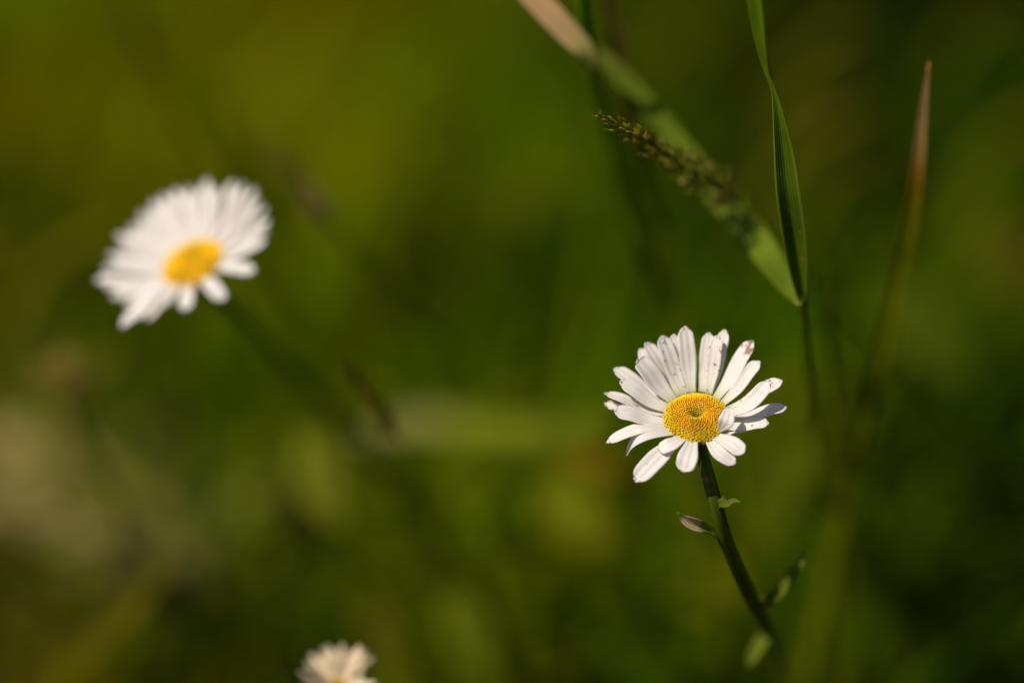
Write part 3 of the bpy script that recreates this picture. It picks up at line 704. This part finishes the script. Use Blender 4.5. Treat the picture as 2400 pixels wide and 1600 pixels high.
broad_leaf('olive leaf blurred against the stem low under the focused daisy', 1680, 1375, 1.0, 35, 210, 130, [(0.0, (0.11, 0.135, 0.003)), (1.0, (0.13, 0.14, 0.003))])
broad_leaf('short rusty leaf blurred to the left of the focused daisy', 1375, 1075, 0.93, -5, 230, 50, [(0.0, (0.13, 0.09, 0.003)), (1.0, (0.15, 0.085, 0.004))])
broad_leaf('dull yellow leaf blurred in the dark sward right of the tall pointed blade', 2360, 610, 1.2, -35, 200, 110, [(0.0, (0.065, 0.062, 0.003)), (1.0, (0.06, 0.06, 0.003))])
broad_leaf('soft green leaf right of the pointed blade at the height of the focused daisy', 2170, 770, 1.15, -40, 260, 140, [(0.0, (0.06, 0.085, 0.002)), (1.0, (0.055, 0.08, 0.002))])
broad_leaf('olive leaf between the focused daisy and its right hand blade', 1845, 1110, 1.0, 78, 420, 90, [(0.0, (0.075, 0.10, 0.002)), (1.0, (0.085, 0.105, 0.002))])
broad_leaf('yellow leaf low in the middle behind the small cream daisy', 890, 1500, 1.05, -60, 200, 80, [(0.0, (0.085, 0.08, 0.003)), (1.0, (0.08, 0.08, 0.003))])

# grass flower heads
def seed_head(label, spine, stalk, dens, wmax, cols, seed, dx=0.05, dy=0.06, flat=0.55, stalkcol=(0.15, 0.11, 0.006), spk=22, open_=0.7, thin=0.15):
    """spine: tip..base sight points (px,py,d); stalk: on from the base; spikelets crowd along the spine, longer towards the base"""
    rng = random.Random(seed)
    sp = [(P(x, y, d), 0.0) for x, y, d in spine]
    d0 = spine[len(spine) // 2][2]; px = KPX * d0
    st, g = rooted([(P(*spine[-1]), 5 * px)] + [(P(x, y, d), w / 2 * KPX * d) for x, y, d, w in stalk], dx, dy)
    root = plant('flowering_grass', (g.x, g.y, 0), label, 'flowering grass', 'grass flower heads in the meadow')
    b = MB(); tube(b, [(P(*spine[0]), 1.0 * px)] + [(P(*q), 3.0 * px) for q in spine[1:-1]] + st, 60, 8)
    b.build('stalk', green_mat('grass stalk', [(0.0, stalkcol), (0.35, stalkcol), (0.5, (0.09, 0.11, 0.003)), (1.0, (0.08, 0.10, 0.003))], 0.1, spec=0.03), root)
    b = MB(); pts = spline(sp, 100)
    for k in range(dens):
        t = rng.random() ** 0.85
        i = min(99, int(t * 100)); c = Vector(pts[i][:3]); ax = (Vector(pts[i][:3]) - Vector(pts[i + 1][:3])).normalized()   # towards the tip
        a = rng.uniform(0, 2 * math.pi)
        e = ax.cross(FWD).normalized(); f = ax.cross(e)
        out = (e * math.cos(a) + f * math.sin(a))
        w = wmax * px * (0.12 + 0.88 * min(1, t * 1.25) ** 0.9) * (1 if t < 0.9 else 0.75)
        rr = w * 0.5 * rng.uniform(0.1, 1.0)
        dirv = (ax + out * rng.uniform(0.1, open_) + Vector((rng.uniform(-.12, .12), rng.uniform(-.12, .12), rng.uniform(-.12, .12)))).normalized()
        L_ = spk * px * rng.uniform(0.55, 1.15) * (0.55 + 0.45 * min(1, t * 2))
        p = c + out * rr
        col = cols[rng.randrange(len(cols))]; j = rng.uniform(0.7, 1.3); col = tuple(v * j for v in col)
        b.ball(p, L_ * thin, dirv, L_ * 0.5, col, 5, 4)
        if rng.random() < 0.7:   # awn-like tip
            q = p + dirv * (L_ * 0.45); tube(b, [(q, L_ * 0.035), (q + dirv * L_ * 0.35, L_ * 0.02), (q + dirv * L_ * 0.6 + out * L_ * 0.06, L_ * 0.004)], 3, 3, col)
    b.build('seed_head', M['spikelet'], root)
    done(root)
SPK = [(0.36, 0.33, 0.02), (0.26, 0.24, 0.012), (0.50, 0.36, 0.12), (0.13, 0.12, 0.008), (0.24, 0.27, 0.008), (0.30, 0.25, 0.03)]
DRK = [(0.14, 0.125, 0.006), (0.09, 0.09, 0.004), (0.19, 0.155, 0.008)]
BRN = [(0.24, 0.165, 0.05), (0.30, 0.20, 0.09), (0.17, 0.12, 0.02)]
seed_head('brown green grass flower head with sharp tip before the broad slanting leaf',
    [(1402, 270, 0.597), (1470, 305, 0.607), (1545, 350, 0.620), (1620, 400, 0.635), (1680, 438, 0.648), (1720, 464, 0.656)],
    [(1768, 504, 0.680, 13), (1810, 556, 0.703, 13), (1900, 655, 0.715, 13), (2000, 770, 0.73, 13), (2110, 880, 0.75, 13), (2240, 1010, 0.78, 14), (2420, 1200, 0.83, 15)], 330, 104, SPK, 4, 0.06, 0.05, spk=46, thin=0.105, open_=0.55)
seed_head('faint pinkish brown grass flower head above and right of the large blurred daisy',
    [(605, 310, 0.77), (660, 375, 0.775), (720, 450, 0.78), (775, 515, 0.785)],
    [(850, 610, 0.80, 14), (960, 740, 0.83, 14), (1080, 880, 0.86, 14)], 160, 52, BRN, 6, spk=30, open_=0.4)
seed_head('short dark grass flower head in front of the pale middle leaf',
    [(815, 850, 0.700), (850, 905, 0.703), (890, 960, 0.707), (922, 1010, 0.71)],
    [(960, 1065, 0.74, 8), (1040, 1180, 0.80, 8), (1130, 1300, 0.86, 8)], 170, 54, DRK, 7, spk=34, open_=0.5)
seed_head('dull brown grass flower head below the bright yellow green leaf',
    [(640, 1150, 0.79), (680, 1185, 0.795), (720, 1220, 0.80), (750, 1250, 0.805)],
    [(830, 1330, 0.82, 12), (930, 1440, 0.85, 12)], 130, 46, [(0.14, 0.09, 0.012), (0.11, 0.07, 0.008)], 9, spk=30, open_=0.4)

def withered_bud():
    c = P(140, 897, 0.84); g = Vector((c.x + 0.03, c.y + 0.1, 0))
    root = plant('withered_flower', (g.x, g.y, 0), 'blurred ochre withered flower head near the left edge above the dry leaf', 'flower')
    b = MB(); tube(b, [(c, 0.0012), (c.lerp(g, 0.5) + Vector((0.01, 0, 0.02)), 0.0015), (g, 0.0018)], 24, 8); b.build('stem', M['stem'], root)
    rng = random.Random(2); b = MB()
    ax = (RGT * 0.7 + UPV * 0.6 - FWD * 0.3).normalized()
    for k in range(90):
        v = Vector((rng.gauss(0, 1), rng.gauss(0, 1), rng.gauss(0, 1))).normalized()
        v = (v + ax * 0.9).normalized()
        col = rng.choice([(0.42, 0.32, 0.10), (0.30, 0.22, 0.02), (0.24, 0.18, 0.01)])
        b.ball(c + v * 0.006, 0.0013, v, 0.0055, col, 5, 4)
    b.build('dry_florets', M['spikelet'], root)
    done(root)
withered_bud()

def thin_stalks():
    rng = random.Random(44); kinds = []
    for k in range(4):
        b = MB(); lean = 0.16 + 0.05 * k
        tube(b, [(Vector((0, 0, -0.01)), 0.0013), (Vector((-0.25 * lean, -0.02, 0.14)), 0.0012), (Vector((-0.65 * lean, -0.05, 0.27)), 0.001), (Vector((-1.1 * lean, -0.09, 0.37)), 0.0005)], 16, 6)
        z = 0.10 + 0.03 * k
        blade(b, [(Vector((-0.20 * lean, -0.02, z)), 0.003), (Vector((-0.2 * lean + 0.03, -0.03, z + 0.07)), 0.006), (Vector((-0.2 * lean + 0.075, -0.05, z + 0.10)), 0.0008)], n=10, m=4, fold=0.2)
        o = b.build('grass_stalk', green_mat('thin grass stalk', [(0.0, (0.11, 0.14, 0.003)), (1.0, rng.choice([(0.19, 0.19, 0.004), (0.15, 0.20, 0.003), (0.22, 0.18, 0.01)]))], 0.25, 0.8, 0.02), None, origin=(0, 0, 0))
        tag(o, 'thin leaning grass stalk lost in the blur behind the daisies', 'grass stalk', 'thin grass stalks far out of focus'); kinds.append(o)
    n = 0
    while n < 34:
        x, y = rng.uniform(-0.42, 0.5), rng.uniform(1.0, 2.2)
        if abs(x) > 0.12 + 0.22 * y: continue
        o = kinds[n] if n < 4 else kinds[n % 4].copy()
        if n >= 4: COL.objects.link(o)
        o.location = (x, y, 0); o.rotation_euler = (0, 0, rng.uniform(-0.7, 0.7)); sc = rng.uniform(0.6, 1.0); o.scale = (sc, sc, sc)
        n += 1
thin_stalks()
